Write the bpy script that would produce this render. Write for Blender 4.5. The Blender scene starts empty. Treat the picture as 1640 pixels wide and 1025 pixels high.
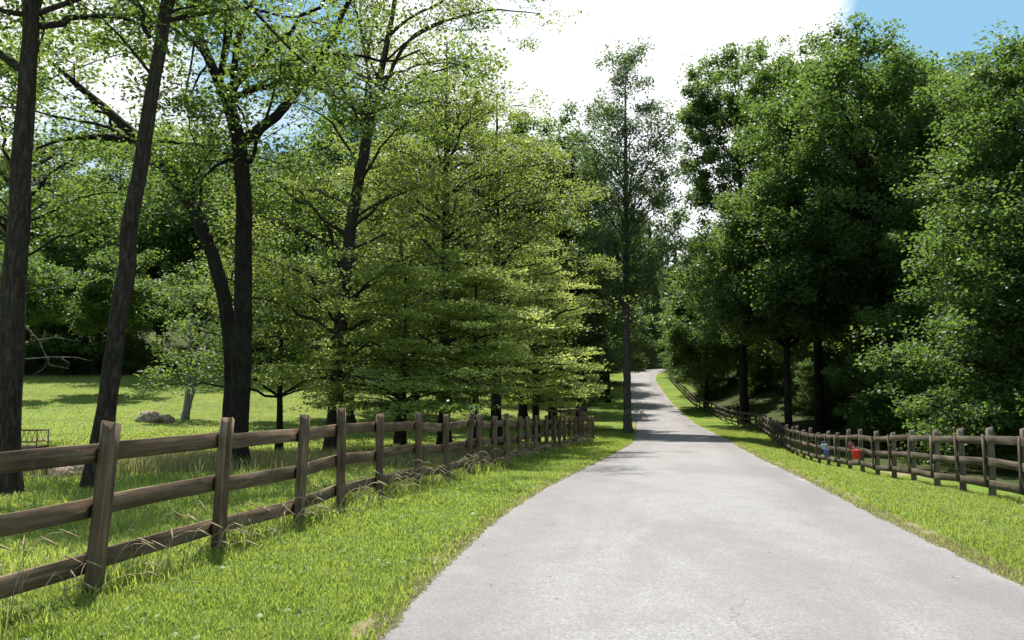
import bpy, math, random
import numpy as np
from mathutils import Vector, Matrix, noise
rng = np.random.default_rng(7)
random.seed(7)
D = bpy.data
SC = bpy.context.scene
COL = SC.collection
R = math.radians

# ------------------------------------------------------------------ camera
PITCH = R(5.33)
CAMZ = 1.6
cam = D.cameras.new('camera'); cam.lens = 28; cam.sensor_width = 36; cam.clip_end = 3000; cam.clip_start = 0.05
co = D.objects.new('camera', cam); COL.objects.link(co)
co.location = (0, 0, CAMZ); co.rotation_euler = (R(90) + PITCH, 0, 0)
SC.camera = co
F = 28 / 36 * 1640

def W(px, py, Y):
    """point seen at photo pixel (px, py) standing Y metres ahead"""
    u = (px - 820) / F; v = (512.5 - py) / F
    dy = math.cos(PITCH) - v * math.sin(PITCH)
    dz = math.sin(PITCH) + v * math.cos(PITCH)
    s = Y / dy
    return np.array([u * s, Y, CAMZ + dz * s])

# ------------------------------------------------------------------ sun, sky, exposure
SUN_AZ, SUN_EL = R(-13), R(66)
sd = Vector((math.sin(SUN_AZ) * math.cos(SUN_EL), math.cos(SUN_AZ) * math.cos(SUN_EL), math.sin(SUN_EL)))
sl = D.lights.new('sun', 'SUN'); sl.energy = 5.0; sl.angle = R(0.53); sl.color = (1.0, 0.955, 0.87)
so = D.objects.new('sun', sl); COL.objects.link(so); so.rotation_euler = sd.to_track_quat('Z', 'Y').to_euler()
so.location = (0, 0, 60)

class NT:
    """tiny node-graph helper"""
    def __init__(s, tree): s.t = tree; s.n = tree.nodes; s.l = tree.links
    def add(s, kind, **kw):
        nd = s.n.new(kind)
        for k, v in kw.items():
            if k.startswith('i_'):
                nd.inputs[k[2:].replace('_', ' ')].default_value = v
            else: setattr(nd, k, v)
        return nd
    def link(s, a, b): s.l.new(a, b); return a
    def math(s, op, a, b=None, clamp=False):
        nd = s.n.new('ShaderNodeMath'); nd.operation = op; nd.use_clamp = clamp
        for i, x in enumerate((a, b)):
            if x is None: continue
            if isinstance(x, (int, float)): nd.inputs[i].default_value = x
            else: s.l.new(x, nd.inputs[i])
        return nd.outputs[0]
    def mix(s, f, a, b):
        nd = s.n.new('ShaderNodeMix'); nd.data_type = 'RGBA'
        for sock, x in ((nd.inputs[0], f), (nd.inputs[6], a), (nd.inputs[7], b)):
            if isinstance(x, (int, float)): sock.default_value = x
            elif isinstance(x, tuple): sock.default_value = (*x, 1) if len(x) == 3 else x
            else: s.l.new(x, sock)
        return nd.outputs[2]
    def ramp(s, f, pts):
        nd = s.n.new('ShaderNodeValToRGB'); e = nd.color_ramp.elements
        while len(e) < len(pts): e.new(0.5)
        for q, (p, c) in zip(e, pts):
            q.position = p; q.color = (c, c, c, 1) if isinstance(c, (int, float)) else (*c, 1)
        s.l.new(f, nd.inputs[0]); return nd.outputs[0]
    def noise(s, vec, scale, detail=4, rough=0.55, dist=0.0):
        nd = s.n.new('ShaderNodeTexNoise'); nd.inputs['Scale'].default_value = scale
        nd.inputs['Detail'].default_value = detail; nd.inputs['Roughness'].default_value = rough
        nd.inputs['Distortion'].default_value = dist
        if vec is not None: s.l.new(vec, nd.inputs['Vector'])
        return nd.outputs[0]
    def scale(s, vec, sc):
        nd = s.n.new('ShaderNodeMapping'); nd.inputs['Scale'].default_value = sc
        s.l.new(vec, nd.inputs['Vector']); return nd.outputs[0]

wd = D.worlds.new('World'); SC.world = wd; wd.use_nodes = True
g = NT(wd.node_tree); g.n.clear()
sky = g.add('ShaderNodeTexSky', sky_type='NISHITA', sun_disc=False, sun_elevation=SUN_EL, sun_rotation=SUN_AZ % (2 * math.pi),
            air_density=1.0, dust_density=0.6, ozone_density=1.3)
tc = g.add('ShaderNodeTexCoord')
def blob(px, py, size, soft=0.5):
    """soft round mask (1 inside) round the direction of a cloud"""
    p = W(px, py, 10) - np.array([0, 0, CAMZ]); p /= np.linalg.norm(p)
    vd = g.add('ShaderNodeVectorMath', operation='DISTANCE'); g.link(tc.outputs['Generated'], vd.inputs[0]); vd.inputs[1].default_value = p
    mr = g.add('ShaderNodeMapRange', clamp=True)
    g.link(vd.outputs['Value'], mr.inputs[0])
    mr.inputs[1].default_value = size * (1 + soft); mr.inputs[2].default_value = size * (1 - soft)
    return mr.outputs[0]
base = g.noise(g.scale(tc.outputs['Generated'], (1, 1, 1.6)), 3.6, 8, 0.6, 0.3)
acc = base
for (bx, by, bs, am) in ((1060, 120, .26, .34), (1240, 40, .16, .2), (110, 150, .14, .25), (640, 60, .05, .18), (1560, -40, .07, .25), (470, 250, .08, .16),
                         (1480, 110, .15, -.42), (480, 90, .2, -.17), (880, -30, .06, -.2), (1600, 130, .14, -.3)):
    acc = g.math('ADD', acc, g.math('MULTIPLY', blob(bx, by, bs), am))
mask = g.ramp(acc, [(0.47, 0.0), (0.66, 1.0)])
shade = g.noise(tc.outputs['Generated'], 9.0, 6, 0.6)
cloudc = g.mix(shade, (9.0, 9.3, 9.8), (12.5, 12.6, 12.8))
skyc = g.mix(0.6, sky.outputs[0], (3.0, 6.3, 8.6))
fin = g.mix(mask, skyc, cloudc)
bg = g.add('ShaderNodeBackground'); bg.inputs['Strength'].default_value = 0.062
g.link(fin, bg.inputs['Color'])
g.link(bg.outputs[0], g.add('ShaderNodeOutputWorld').inputs['Surface'])

SC.view_settings.view_transform = 'Standard'; SC.view_settings.look = 'None'
SC.view_settings.gamma = 1; SC.view_settings.exposure = 0.95
SC.render.engine = 'CYCLES'
cy = SC.cycles
cy.use_denoising = True; cy.max_bounces = 6; cy.diffuse_bounces = 3; cy.glossy_bounces = 2; cy.transmission_bounces = 4
cy.transparent_max_bounces = 4; cy.caustics_reflective = False; cy.caustics_refractive = False
cy.sample_clamp_indirect = 6.0; cy.use_adaptive_sampling = True; cy.adaptive_threshold = 0.02
try: cy.denoising_prefilter = 'ACCURATE'
except Exception: pass

# ------------------------------------------------------------------ object helpers
def tag(o, label=None, cat=None, group=None, kind=None):
    if label: o['label'] = label
    if cat: o['category'] = cat
    if group: o['group'] = group
    if kind: o['kind'] = kind
    return o

def mk_mesh(name, verts, facesets, attrs=None, smooth=False):
    """facesets: list of int arrays (n, k). attrs: {name: (domain, array)}"""
    me = D.meshes.new(name)
    verts = np.asarray(verts, dtype=np.float32)
    me.vertices.add(len(verts)); me.vertices.foreach_set('co', verts.ravel())
    loops = np.concatenate([np.asarray(f, dtype=np.int32).ravel() for f in facesets])
    cnt = np.concatenate([np.full(len(f), np.asarray(f).shape[1], dtype=np.int32) for f in facesets])
    st = np.concatenate([[0], np.cumsum(cnt)[:-1]]).astype(np.int32)
    me.loops.add(len(loops)); me.loops.foreach_set('vertex_index', loops)
    me.polygons.add(len(cnt)); me.polygons.foreach_set('loop_start', st)
    if smooth: me.polygons.foreach_set('use_smooth', np.ones(len(cnt), dtype=bool))
    for k, (dom, arr) in (attrs or {}).items():
        a = me.attributes.new(k, 'FLOAT', dom); a.data.foreach_set('value', np.asarray(arr, dtype=np.float32))
    me.update(calc_edges=True)
    return me

def mk_obj(name, me, mat=None, parent=None, loc=None):
    o = D.objects.new(name, me); COL.objects.link(o)
    if mat is not None and me is not None and len(me.materials) == 0: me.materials.append(mat)
    if parent is not None: o.parent = parent
    if loc is not None: o.location = loc
    return o

def empty(name, loc, label, cat, group=None, rz=0):
    o = D.objects.new(name, None); COL.objects.link(o); o.location = loc; o.rotation_euler[2] = rz
    o.empty_display_size = 0.3
    return tag(o, label, cat, group)

class Tubes:
    """collects tapered tubes into one mesh"""
    def __init__(s): s.v = []; s.q = []; s.t = []; s.n = 0
    def add(s, path, rad, k=6, jit=0.0, cap=True):
        P = np.asarray(path, float); rad = np.asarray(rad, float); m = len(P)
        T = np.gradient(P, axis=0); T /= (np.linalg.norm(T, axis=1, keepdims=True) + 1e-9)
        ref = np.array([0, 0, 1.0]) if abs(T[:, 2]).mean() < 0.8 else np.array([1.0, 0, 0])
        U = np.cross(T, ref); U /= (np.linalg.norm(U, axis=1, keepdims=True) + 1e-9)
        V = np.cross(T, U)
        a = np.linspace(0, 2 * np.pi, k, endpoint=False)
        rr = rad[:, None] * (1 + (jit * rng.standard_normal((m, k)) if jit else 0))
        X = P[:, None, :] + rr[..., None] * (np.cos(a)[None, :, None] * U[:, None, :] + np.sin(a)[None, :, None] * V[:, None, :])
        s.v.append(X.reshape(-1, 3))
        i = np.arange(m - 1)[:, None] * k + np.arange(k)[None, :]
        j = np.arange(m - 1)[:, None] * k + (np.arange(k)[None, :] + 1) % k
        s.q.append(np.stack([i, j, j + k, i + k], -1).reshape(-1, 4) + s.n)
        s.n += m * k
        if cap:
            s.v.append(P[-1:] + T[-1:] * rad[-1]); b = s.n - k
            s.t.append(np.stack([b + np.arange(k), b + (np.arange(k) + 1) % k, np.full(k, s.n)], -1)); s.n += 1
    def mesh(s, name, smooth=True):
        fs = [np.concatenate(s.q)]
        if s.t: fs.append(np.concatenate(s.t))
        return mk_mesh(name, np.concatenate(s.v), fs, smooth=smooth)

# ------------------------------------------------------------------ materials
def mat_new(name):
    m = D.materials.new(name); m.use_nodes = True; t = NT(m.node_tree); t.n.clear()
    out = t.add('ShaderNodeOutputMaterial'); return m, t, out

def leaf_mat(name, dark, mid, light, trans=0.42, gloss=0.5, hue_obj=0.25, tcol=(0.30, 0.42, 0.03)):
    m, t, out = mat_new(name)
    at = t.add('ShaderNodeAttribute', attribute_name='rnd')
    oi = t.add('ShaderNodeObjectInfo')
    geo = t.add('ShaderNodeNewGeometry')
    f = t.ramp(at.outputs['Fac'], [(0.0, dark), (0.55, mid), (1.0, light)])
    shift = t.math('MULTIPLY', oi.outputs['Random'], hue_obj)
    c = t.mix(shift, f, tuple(x * 0.6 for x in mid))
    p = t.add('ShaderNodeBsdfPrincipled'); p.inputs['Roughness'].default_value = 0.5; p.inputs['Specular IOR Level'].default_value = gloss
    t.link(c, p.inputs['Base Color'])
    tr = t.add('ShaderNodeBsdfTranslucent')
    t.link(t.mix(0.62, c, tcol), tr.inputs['Color'])
    ms = t.add('ShaderNodeMixShader'); ms.inputs[0].default_value = trans
    t.link(p.outputs[0], ms.inputs[1]); t.link(tr.outputs[0], ms.inputs[2]); t.link(ms.outputs[0], out.inputs['Surface'])
    return m

M_OAK = leaf_mat('oak_leaf', (.024, .05, .02), (.05, .095, .03), (.1, .16, .042), 0.46, gloss=.35, tcol=(.32, .45, .06))
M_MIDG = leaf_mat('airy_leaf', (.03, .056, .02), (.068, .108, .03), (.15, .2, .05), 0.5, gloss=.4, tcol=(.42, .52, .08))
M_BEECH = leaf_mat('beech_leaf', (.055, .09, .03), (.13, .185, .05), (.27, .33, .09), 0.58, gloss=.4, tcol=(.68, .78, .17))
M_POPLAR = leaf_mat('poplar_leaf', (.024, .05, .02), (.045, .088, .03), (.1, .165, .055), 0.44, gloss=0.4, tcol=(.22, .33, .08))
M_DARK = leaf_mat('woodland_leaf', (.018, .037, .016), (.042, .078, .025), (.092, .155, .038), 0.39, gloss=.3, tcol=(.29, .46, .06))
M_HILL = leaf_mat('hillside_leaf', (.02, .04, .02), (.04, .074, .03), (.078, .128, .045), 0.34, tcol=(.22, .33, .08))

def bark_mat(name, c1, c2, sc=1.0):
    m, t, out = mat_new(name)
    tc_ = t.add('ShaderNodeTexCoord'); oi = t.add('ShaderNodeObjectInfo')
    v = t.scale(tc_.outputs['Object'], (11 * sc, 11 * sc, 2.6 * sc))
    n1 = t.noise(v, 1.6, 6, 0.7, 0.6); n2 = t.noise(tc_.outputs['Object'], 1.1, 3)
    c = t.ramp(n1, [(0.32, tuple(x * .45 for x in c1)), (0.5, c1), (0.72, c2)])
    c = t.mix(t.ramp(n2, [(0.5, 0.0), (0.72, 0.45)]), c, (.05, .062, .035))
    p = t.add('ShaderNodeBsdfPrincipled'); p.inputs['Roughness'].default_value = 0.95; p.inputs['Specular IOR Level'].default_value = 0.15
    t.link(c, p.inputs['Base Color'])
    b = t.add('ShaderNodeBump'); b.inputs['Strength'].default_value = 1.0; b.inputs['Distance'].default_value = 0.12
    t.link(n1, b.inputs['Height']); t.link(b.outputs[0], p.inputs['Normal']); t.link(p.outputs[0], out.inputs['Surface'])
    return m
M_BARK = bark_mat('bark', (.05, .037, .028), (.13, .1, .078))
M_BARK2 = bark_mat('dark_bark', (.024, .018, .014), (.062, .048, .036))
M_GREYB = bark_mat('grey_bark', (.085, .072, .062), (.19, .17, .15))
M_PALE = bark_mat('pale_bark', (.2, .18, .15), (.42, .4, .36))

def wood_mat(name, dark, mid, light, moss=0.5):
    m, t, out = mat_new(name)
    tc_ = t.add('ShaderNodeTexCoord'); oi = t.add('ShaderNodeObjectInfo')
    off = t.add('ShaderNodeVectorMath', operation='ADD'); t.link(tc_.outputs['Object'], off.inputs[0])
    cx = t.add('ShaderNodeCombineXYZ')
    for i in range(3): t.link(t.math('MULTIPLY', oi.outputs['Random'], 37.0 + 11 * i), cx.inputs[i])
    t.link(cx.outputs[0], off.inputs[1])
    grain = t.noise(t.scale(off.outputs[0], (1.2, 34, 34)), 1.0, 6, 0.65, 0.4)
    big = t.noise(t.scale(off.outputs[0], (1.1, 5, 5)), 1.0, 4, 0.6)
    spot = t.noise(off.outputs[0], 6.5, 4, 0.6)
    c = t.ramp(grain, [(0.3, dark), (0.52, mid), (0.72, light)])
    c = t.mix(t.ramp(big, [(0.38, 0.75), (0.62, 0.0)]), c, tuple(x * 0.5 for x in dark))
    c = t.mix(t.math('MULTIPLY', t.ramp(spot, [(0.56, 0.0), (0.68, 1.0)]), moss), c, (.10, .115, .06))
    c = t.mix(t.ramp(t.noise(off.outputs[0], 3.1, 3), [(0.63, 0.0), (0.7, 0.55)]), c, (.2, .085, .035))
    c = t.mix(t.math('MULTIPLY', oi.outputs['Random'], 0.35), c, tuple(x * 0.75 for x in mid))
    p = t.add('ShaderNodeBsdfPrincipled'); p.inputs['Roughness'].default_value = 0.85; p.inputs['Specular IOR Level'].default_value = 0.25
    t.link(c, p.inputs['Base Color'])
    b = t.add('ShaderNodeBump'); b.inputs['Strength'].default_value = 0.5; b.inputs['Distance'].default_value = 0.012
    t.link(grain, b.inputs['Height']); t.link(b.outputs[0], p.inputs['Normal']); t.link(p.outputs[0], out.inputs['Surface'])
    return m
M_FENCE = wood_mat('weathered_fence_wood', (.06, .038, .024), (.175, .115, .07), (.34, .26, .185))
M_FENCE2 = wood_mat('grey_fence_wood', (.06, .043, .033), (.155, .118, .09), (.29, .24, .195), 0.6)

def plain(name, col, rough=0.6, metal=0.0, var=0.25, sc=8.0, bump=0.0):
    m, t, out = mat_new(name)
    tc_ = t.add('ShaderNodeTexCoord')
    n = t.noise(tc_.outputs['Object'], sc, 5, 0.6)
    c = t.mix(t.ramp(n, [(0.35, 0.0), (0.65, 1.0)]), tuple(x * (1 - var) for x in col), tuple(min(1, x * (1 + var)) for x in col))
    p = t.add('ShaderNodeBsdfPrincipled'); p.inputs['Roughness'].default_value = rough; p.inputs['Metallic'].default_value = metal
    t.link(c, p.inputs['Base Color'])
    if bump:
        b = t.add('ShaderNodeBump'); b.inputs['Strength'].default_value = bump; b.inputs['Distance'].default_value = 0.03
        t.link(n, b.inputs['Height']); t.link(b.outputs[0], p.inputs['Normal'])
    t.link(p.outputs[0], out.inputs['Surface']); return m

# ------------------------------------------------------------------ terrain shape
YS = np.arange(-20, 330, 0.5)
def prof(pts, sm=3.0):
    a = np.array(pts, float); v = np.interp(YS, a[:, 0], a[:, 1])
    k = int(3 * sm / 0.5); ker = np.exp(-0.5 * (np.arange(-k, k + 1) * 0.5 / sm) ** 2); ker /= ker.sum()
    vp = np.concatenate([v[0] - (v[1] - v[0]) * np.arange(k, 0, -1), v, v[-1] + (v[-1] - v[-2]) * np.arange(1, k + 1)])
    return np.convolve(vp, ker, 'valid')
XC = prof([(-20, 1.0), (0, 1.35), (4, 1.5), (7.6, 1.83), (11.7, 2.5), (16, 3.4), (25, 5.3), (43, 9.1), (55, 11.2), (70, 13.4), (80, 14.5), (100, 16.9),
           (130, 20.6), (142, 23), (150, 26.5), (156, 32), (163, 44), (170, 60), (330, 90)], 2.0)
HR = prof([(-20, .1), (0, 0), (9, 0), (12, -.03), (16, -.12), (25, -.45), (43, -.92), (55, -1.02), (70, -1.1), (80, -.4), (100, .9), (130, 3.9), (150, 6.2),
           (165, 7.0), (200, 9), (330, 30)], 3.0)
HL = prof([(-20, .1), (10, -.03), (20, -.12), (30, -.3), (42, -.1), (52, .35), (65, 1.5), (75, 2.7), (86, 4.2), (100, 6.5), (125, 11), (160, 20), (330, 60)], 3.0)
HRR = prof([(-20, -.2), (10, -.5), (20, -1.15), (40, -1.4), (60, -1.0), (75, .6), (100, 5.0), (150, 16), (330, 60)], 3.0)
DR = prof([(-20, -.1), (8, -.15), (14, -.3), (21, -.35), (30, -.6), (38, -.65), (50, -.25), (63, -.03), (75, 0), (330, 0)], 3.0)
def ip(A, y): return np.interp(y, YS, A)
def sst(a, b, x): t = np.clip((x - a) / (b - a), 0, 1); return t * t * (3 - 2 * t)
def H(x, y):
    x = np.asarray(x, float); y = np.asarray(y, float)
    r = x - ip(XC, y); hr = ip(HR, y)
    wl = sst(-9, -34, r)
    wr = sst(7, 17, r)
    h = hr + ip(DR, y) * sst(2.6, 6.2, r)
    h = h * (1 - wl) + ip(HL, y) * wl
    h = h * (1 - wr) + ip(HRR, y) * wr
    bump = .035 * np.sin(x * 1.7 + 2.1 * np.sin(y * .55)) * np.sin(y * 1.31 + x * .4) + .012 * np.sin(x * 5.3 + y * 2.2) * np.sin(y * 6.1 - x * 3.1)
    bump += .09 * np.sin(x * .31 + 1.7) * np.sin(y * .27 + x * .12) * sst(6, 20, np.abs(r))
    bump += .5 * np.sin(x * .09) * np.sin(y * .11 + 1) * sst(15, 40, np.abs(r)) * sst(40, 80, y)
    return h + bump * sst(2.7, 4.2, np.abs(r))
def H1(x, y): return float(H(x, y))
def gp(px, Y): 
    """ground point in the column of photo pixel px, Y ahead"""
    x = (px - 820) / F * Y; return np.array([x, Y, H1(x, Y)])
def roadhalf(y):
    s = (ip(XC, y + .5) - ip(XC, y - .5)); return 2.56 * np.sqrt(1 + s * s)

# terrain grid in (r, y): conforms to the road
r_in = np.concatenate([np.arange(-14, -3.4, .2), np.arange(-3.4, -1.8, .06), np.arange(-1.8, 1.81, .3), np.arange(1.86, 3.4, .06), np.arange(3.4, 14, .2)])
ro = 14 + np.cumsum(.25 * 1.065 ** np.arange(70))
rc = np.concatenate([-ro[::-1], r_in, ro])
yr = [-8.0]; 
while yr[-1] < 325: yr.append(yr[-1] + max(.12, abs(yr[-1]) * .0125))
yr = np.array(yr)
YY, RR = np.meshgrid(yr, rc, indexing='ij')
sc_ = np.where(np.abs(RR) < 8, 1, 1) 
hw = roadhalf(YY) / 2.45
XX = ip(XC, YY) + np.where(np.abs(RR) < 6, RR * hw, RR + np.sign(RR) * 6 * (hw - 1))
ZZ = H(XX, YY)
under = np.clip((2.52 - np.abs(RR)) / .18, 0, 1)
ZZ = ZZ - .07 * under
ragged = .022 * np.sin(XX * 9.1 + YY * 3.7) * np.sin(YY * 5.3 + 1.3 * np.sin(YY * 1.7)) + .018 * np.sin(YY * 1.9 + np.sign(RR) * 2) + rng.standard_normal(RR.shape) * .006
ZZ = ZZ + ragged * np.clip(1 - np.abs(np.abs(RR) - 2.55) / .35, 0, 1)
ny, nr = RR.shape
idx = np.arange(ny * nr).reshape(ny, nr)
quads = np.stack([idx[:-1, :-1], idx[:-1, 1:], idx[1:, 1:], idx[1:, :-1]], -1).reshape(-1, 4)
edge = np.clip(1 - (np.abs(RR) - 2.5) / .3, 0, 1)
wood_shade_r = sst(6.3, 7.6, RR)  # wood floor drawn up to the right fence, painting in tree shade too
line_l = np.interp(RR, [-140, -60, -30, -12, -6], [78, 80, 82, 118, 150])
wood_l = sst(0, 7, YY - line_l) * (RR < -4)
wood = np.clip(wood_shade_r + wood_l + sst(150, 175, YY) * (np.abs(RR) > 5), 0, 1)
sand = np.exp(-(((RR - 7.6) / 1.2) ** 2 + ((YY - 27) / 4.2) ** 2)) * 1.4 + .8 * np.exp(-(((RR - 6.3) / .7) ** 2 + ((YY - 14.0) / 1.2) ** 2))
road_dist = np.abs(RR)
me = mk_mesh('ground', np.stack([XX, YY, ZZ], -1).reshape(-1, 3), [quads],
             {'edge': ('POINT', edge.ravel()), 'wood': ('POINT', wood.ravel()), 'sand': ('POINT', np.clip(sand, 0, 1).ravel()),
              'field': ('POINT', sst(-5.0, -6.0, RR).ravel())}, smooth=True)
m, t, out = mat_new('meadow_ground')
tcn = t.add('ShaderNodeTexCoord'); P = tcn.outputs['Object']
def attr(n): return t.add('ShaderNodeAttribute', attribute_name=n).outputs['Fac']
n1 = t.noise(P, .35, 5, .6); n2 = t.noise(P, 3.0, 6, .7); n3 = t.noise(P, 38, 4, .7); n4 = t.noise(P, 1.3, 4, .6)
gcol = t.ramp(n3, [(0.3, (.05, .095, .014)), (0.5, (.11, .185, .022)), (0.72, (.19, .27, .04))])
gcol = t.mix(t.ramp(n1, [(0.4, 0.0), (0.68, 0.6)]), gcol, (.2, .2, .045))
n5 = t.noise(P, .16, 6, .65)
gcol = t.mix(t.ramp(n5, [(0.42, 0.55), (0.56, 0.0)]), gcol, (.06, .11, .018))
gcol = t.mix(t.ramp(n2, [(0.54, 0.0), (0.7, 0.75)]), gcol, (.22, .18, .085))
gcol = t.mix(t.math('MULTIPLY', attr('field'), t.ramp(n4, [(0.42, 0.0), (0.62, 0.55)])), gcol, (.2, .19, .075))
sandc = t.mix(n3, (.16, .12, .07), (.34, .27, .17))
e = t.math('ADD', attr('edge'), t.math('MULTIPLY', t.math('SUBTRACT', n2, 0.5), 2.2))
gcol = t.mix(t.ramp(e, [(0.45, 0.0), (0.75, .9)]), gcol, sandc)
s_ = t.math('ADD', attr('sand'), t.math('MULTIPLY', t.math('SUBTRACT', n2, 0.5), 1.2))
gcol = t.mix(t.ramp(s_, [(0.4, 0.0), (0.6, 1.0)]), gcol, sandc)
litter = t.mix(n2, (.03, .034, .014), (.05, .062, .022))  # leaf litter tone; behind the right fence it also darkens grass as shade
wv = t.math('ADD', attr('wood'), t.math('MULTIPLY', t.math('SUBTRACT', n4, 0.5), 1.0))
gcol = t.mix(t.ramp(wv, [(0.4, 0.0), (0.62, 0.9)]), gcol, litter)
p = t.add('ShaderNodeBsdfPrincipled'); p.inputs['Roughness'].default_value = 0.95; p.inputs['Specular IOR Level'].default_value = 0.1
t.link(gcol, p.inputs['Base Color'])
b = t.add('ShaderNodeBump'); b.inputs['Strength'].default_value = 0.7; b.inputs['Distance'].default_value = 0.05
t.link(t.math('ADD', n3, t.math('MULTIPLY', n2, 1.5)), b.inputs['Height']); t.link(b.outputs[0], p.inputs['Normal'])
t.link(p.outputs[0], out.inputs['Surface'])
ground = tag(mk_obj('ground', me, m), 'grassy meadow ground with verges either side of the lane', kind='structure')

# road ribbon
ry = [-8.0]
while ry[-1] < 172: ry.append(ry[-1] + max(.15, abs(ry[-1]) * .012))
ry = np.array(ry)
q = np.linspace(-1, 1, 15)
RY, Q = np.meshgrid(ry, q, indexing='ij')
HW = roadhalf(RY) + .05 * np.sin(RY * 1.3 + np.sign(Q)) + .04 * np.sin(RY * 3.9 + 2 * np.sign(Q)) + .03 * np.sin(RY * 9.3)
hwj = HW + .05
RX = ip(XC, RY) + Q * hwj
RZ = ip(HR, RY) + .018 * (1 - Q ** 2) - .016 * np.abs(Q) ** 8 + .004
nyr, nq = RX.shape; idx = np.arange(nyr * nq).reshape(nyr, nq)
quads = np.stack([idx[:-1, :-1], idx[:-1, 1:], idx[1:, 1:], idx[1:, :-1]], -1).reshape(-1, 4)
me = mk_mesh('road', np.stack([RX, RY, RZ], -1).reshape(-1, 3), [quads], {'cross': ('POINT', Q.ravel())}, smooth=True)
m, t, out = mat_new('worn_asphalt')
P = t.add('ShaderNodeTexCoord').outputs['Object']
vo = t.add('ShaderNodeTexVoronoi'); vo.inputs['Scale'].default_value = 75; t.link(P, vo.inputs['Vector'])
agg = vo.outputs['Color']; sp = t.add('ShaderNodeSeparateColor'); t.link(agg, sp.inputs[0])
nf = t.noise(P, 160, 3, .7); nm = t.noise(P, 2.2, 5, .6); nl = t.noise(t.scale(P, (1.0, .25, 1)), .55, 5, .6)
ac = t.ramp(sp.outputs[0], [(0.0, (.13, .12, .12)), (0.3, (.222, .208, .208)), (0.8, (.275, .262, .26)), (1.0, (.42, .4, .39))])
ac = t.mix(0.35, ac, t.ramp(nf, [(0.3, (.16, .15, .15)), (0.7, (.31, .295, .29))]))
ac = t.mix(t.ramp(nm, [(0.35, 0.3), (0.6, 0.0)]), ac, (.17, .15, .15))
nq = t.noise(t.scale(P, (1.0, .4, 1)), .45, 6, .65, .6)
ac = t.mix(t.ramp(nq, [(0.4, 0.5), (0.52, 0.0)]), ac, (.165, .14, .143))
crk = t.add('ShaderNodeTexVoronoi', feature='DISTANCE_TO_EDGE'); crk.inputs['Scale'].default_value = .38
wob = t.add('ShaderNodeVectorMath', operation='ADD'); t.link(P, wob.inputs[0])
nzc = t.add('ShaderNodeTexNoise'); nzc.inputs['Scale'].default_value = 1.4; nzc.inputs['Detail'].default_value = 6; t.link(P, nzc.inputs['Vector'])
t.link(nzc.outputs['Color'], wob.inputs[1]); t.link(wob.outputs[0], crk.inputs['Vector'])
ac = t.mix(t.math('MULTIPLY', t.ramp(crk.outputs['Distance'], [(0.0, .5), (0.006, 0.0)]), t.ramp(nl, [(0.48, 0.0), (0.58, 1.0)])), ac, (.09, .08, .08))
cr = t.math('ABSOLUTE', attr_ := t.add('ShaderNodeAttribute', attribute_name='cross').outputs['Fac'])
# darker unworn strips towards the edges, pale tracks where tyres run
side = t.math('ADD', cr, t.math('MULTIPLY', t.math('SUBTRACT', nl, .5), .5))
ac = t.mix(t.ramp(side, [(0.5, 0.0), (0.72, 0.42), (0.9, 0.4), (1.0, 0.1)]), ac, (.15, .125, .128))
ac = t.mix(t.math('MULTIPLY', t.ramp(side, [(0.97, 0.0), (1.1, 1.0)]), .7), ac, (.30, .26, .19))
ac = t.mix(t.ramp(t.noise(P, .9, 3), [(0.6, 0.0), (0.75, 0.3)]), ac, (.33, .27, .25))
hsv = t.add('ShaderNodeHueSaturation'); hsv.inputs['Saturation'].default_value = .7; hsv.inputs['Value'].default_value = .89; t.link(ac, hsv.inputs['Color'])
p = t.add('ShaderNodeBsdfPrincipled'); p.inputs['Roughness'].default_value = 0.82; p.inputs['Specular IOR Level'].default_value = 0.35
t.link(hsv.outputs[0], p.inputs['Base Color'])
b = t.add('ShaderNodeBump'); b.inputs['Strength'].default_value = 0.5; b.inputs['Distance'].default_value = 0.006
t.link(t.math('ADD', vo.outputs['Distance'], nf), b.inputs['Height']); t.link(b.outputs[0], p.inputs['Normal'])
t.link(p.outputs[0], out.inputs['Surface'])
tag(mk_obj('road', me, m), 'pale worn asphalt lane climbing away to a bend', kind='structure')

# ------------------------------------------------------------------ fences
def beam_mesh(name, L, w, h, segs=6, warp=.006, seed=0, taper_top=False):
    """a sawn board or post: long axis local X, width Y, height Z, chamfered edges"""
    rr = np.random.default_rng(seed)
    c = min(w, h) * .09
    sec = np.array([(-w/2 + c, -h/2), (w/2 - c, -h/2), (w/2, -h/2 + c), (w/2, h/2 - c), (w/2 - c, h/2), (-w/2 + c, h/2), (-w/2, h/2 - c), (-w/2, -h/2 + c)])
    xs = np.linspace(0, L, segs + 1); V = []
    oy = np.cumsum(rr.standard_normal(segs + 1)) * warp * .6; oz = np.cumsum(rr.standard_normal(segs + 1)) * warp * .6
    oy -= np.linspace(oy[0], oy[-1], segs + 1); oz -= np.linspace(oz[0], oz[-1], segs + 1)
    for i, x in enumerate(xs):
        j = rr.standard_normal((8, 2)) * .001
        s = sec + j + (oy[i], oz[i])
        dx = np.zeros(8)
        if taper_top and i == segs: dx = s[:, 0] * .25 + rr.standard_normal(8) * .004
        V.append(np.column_stack([x + dx, s]))
    V = np.concatenate(V); k = 8
    i = np.arange(segs)[:, None] * k + np.arange(k)[None]; j = np.arange(segs)[:, None] * k + (np.arange(k)[None] + 1) % k
    q = np.stack([i, j, j + k, i + k], -1).reshape(-1, 4)
    caps = np.array([list(range(7, -1, -1)), [segs * k + a for a in range(8)]])
    return mk_mesh(name, V, [q, caps])
def orient(o, p0, p1, up=Vector((0, 0, 1))):
    x = (Vector(p1) - Vector(p0)).normalized(); y = up.cross(x)
    if y.length < 1e-3: y = Vector((0, 1, 0))
    y.normalize(); z = x.cross(y)
    return Matrix((x, y, z)).transposed().to_4x4()
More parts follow.
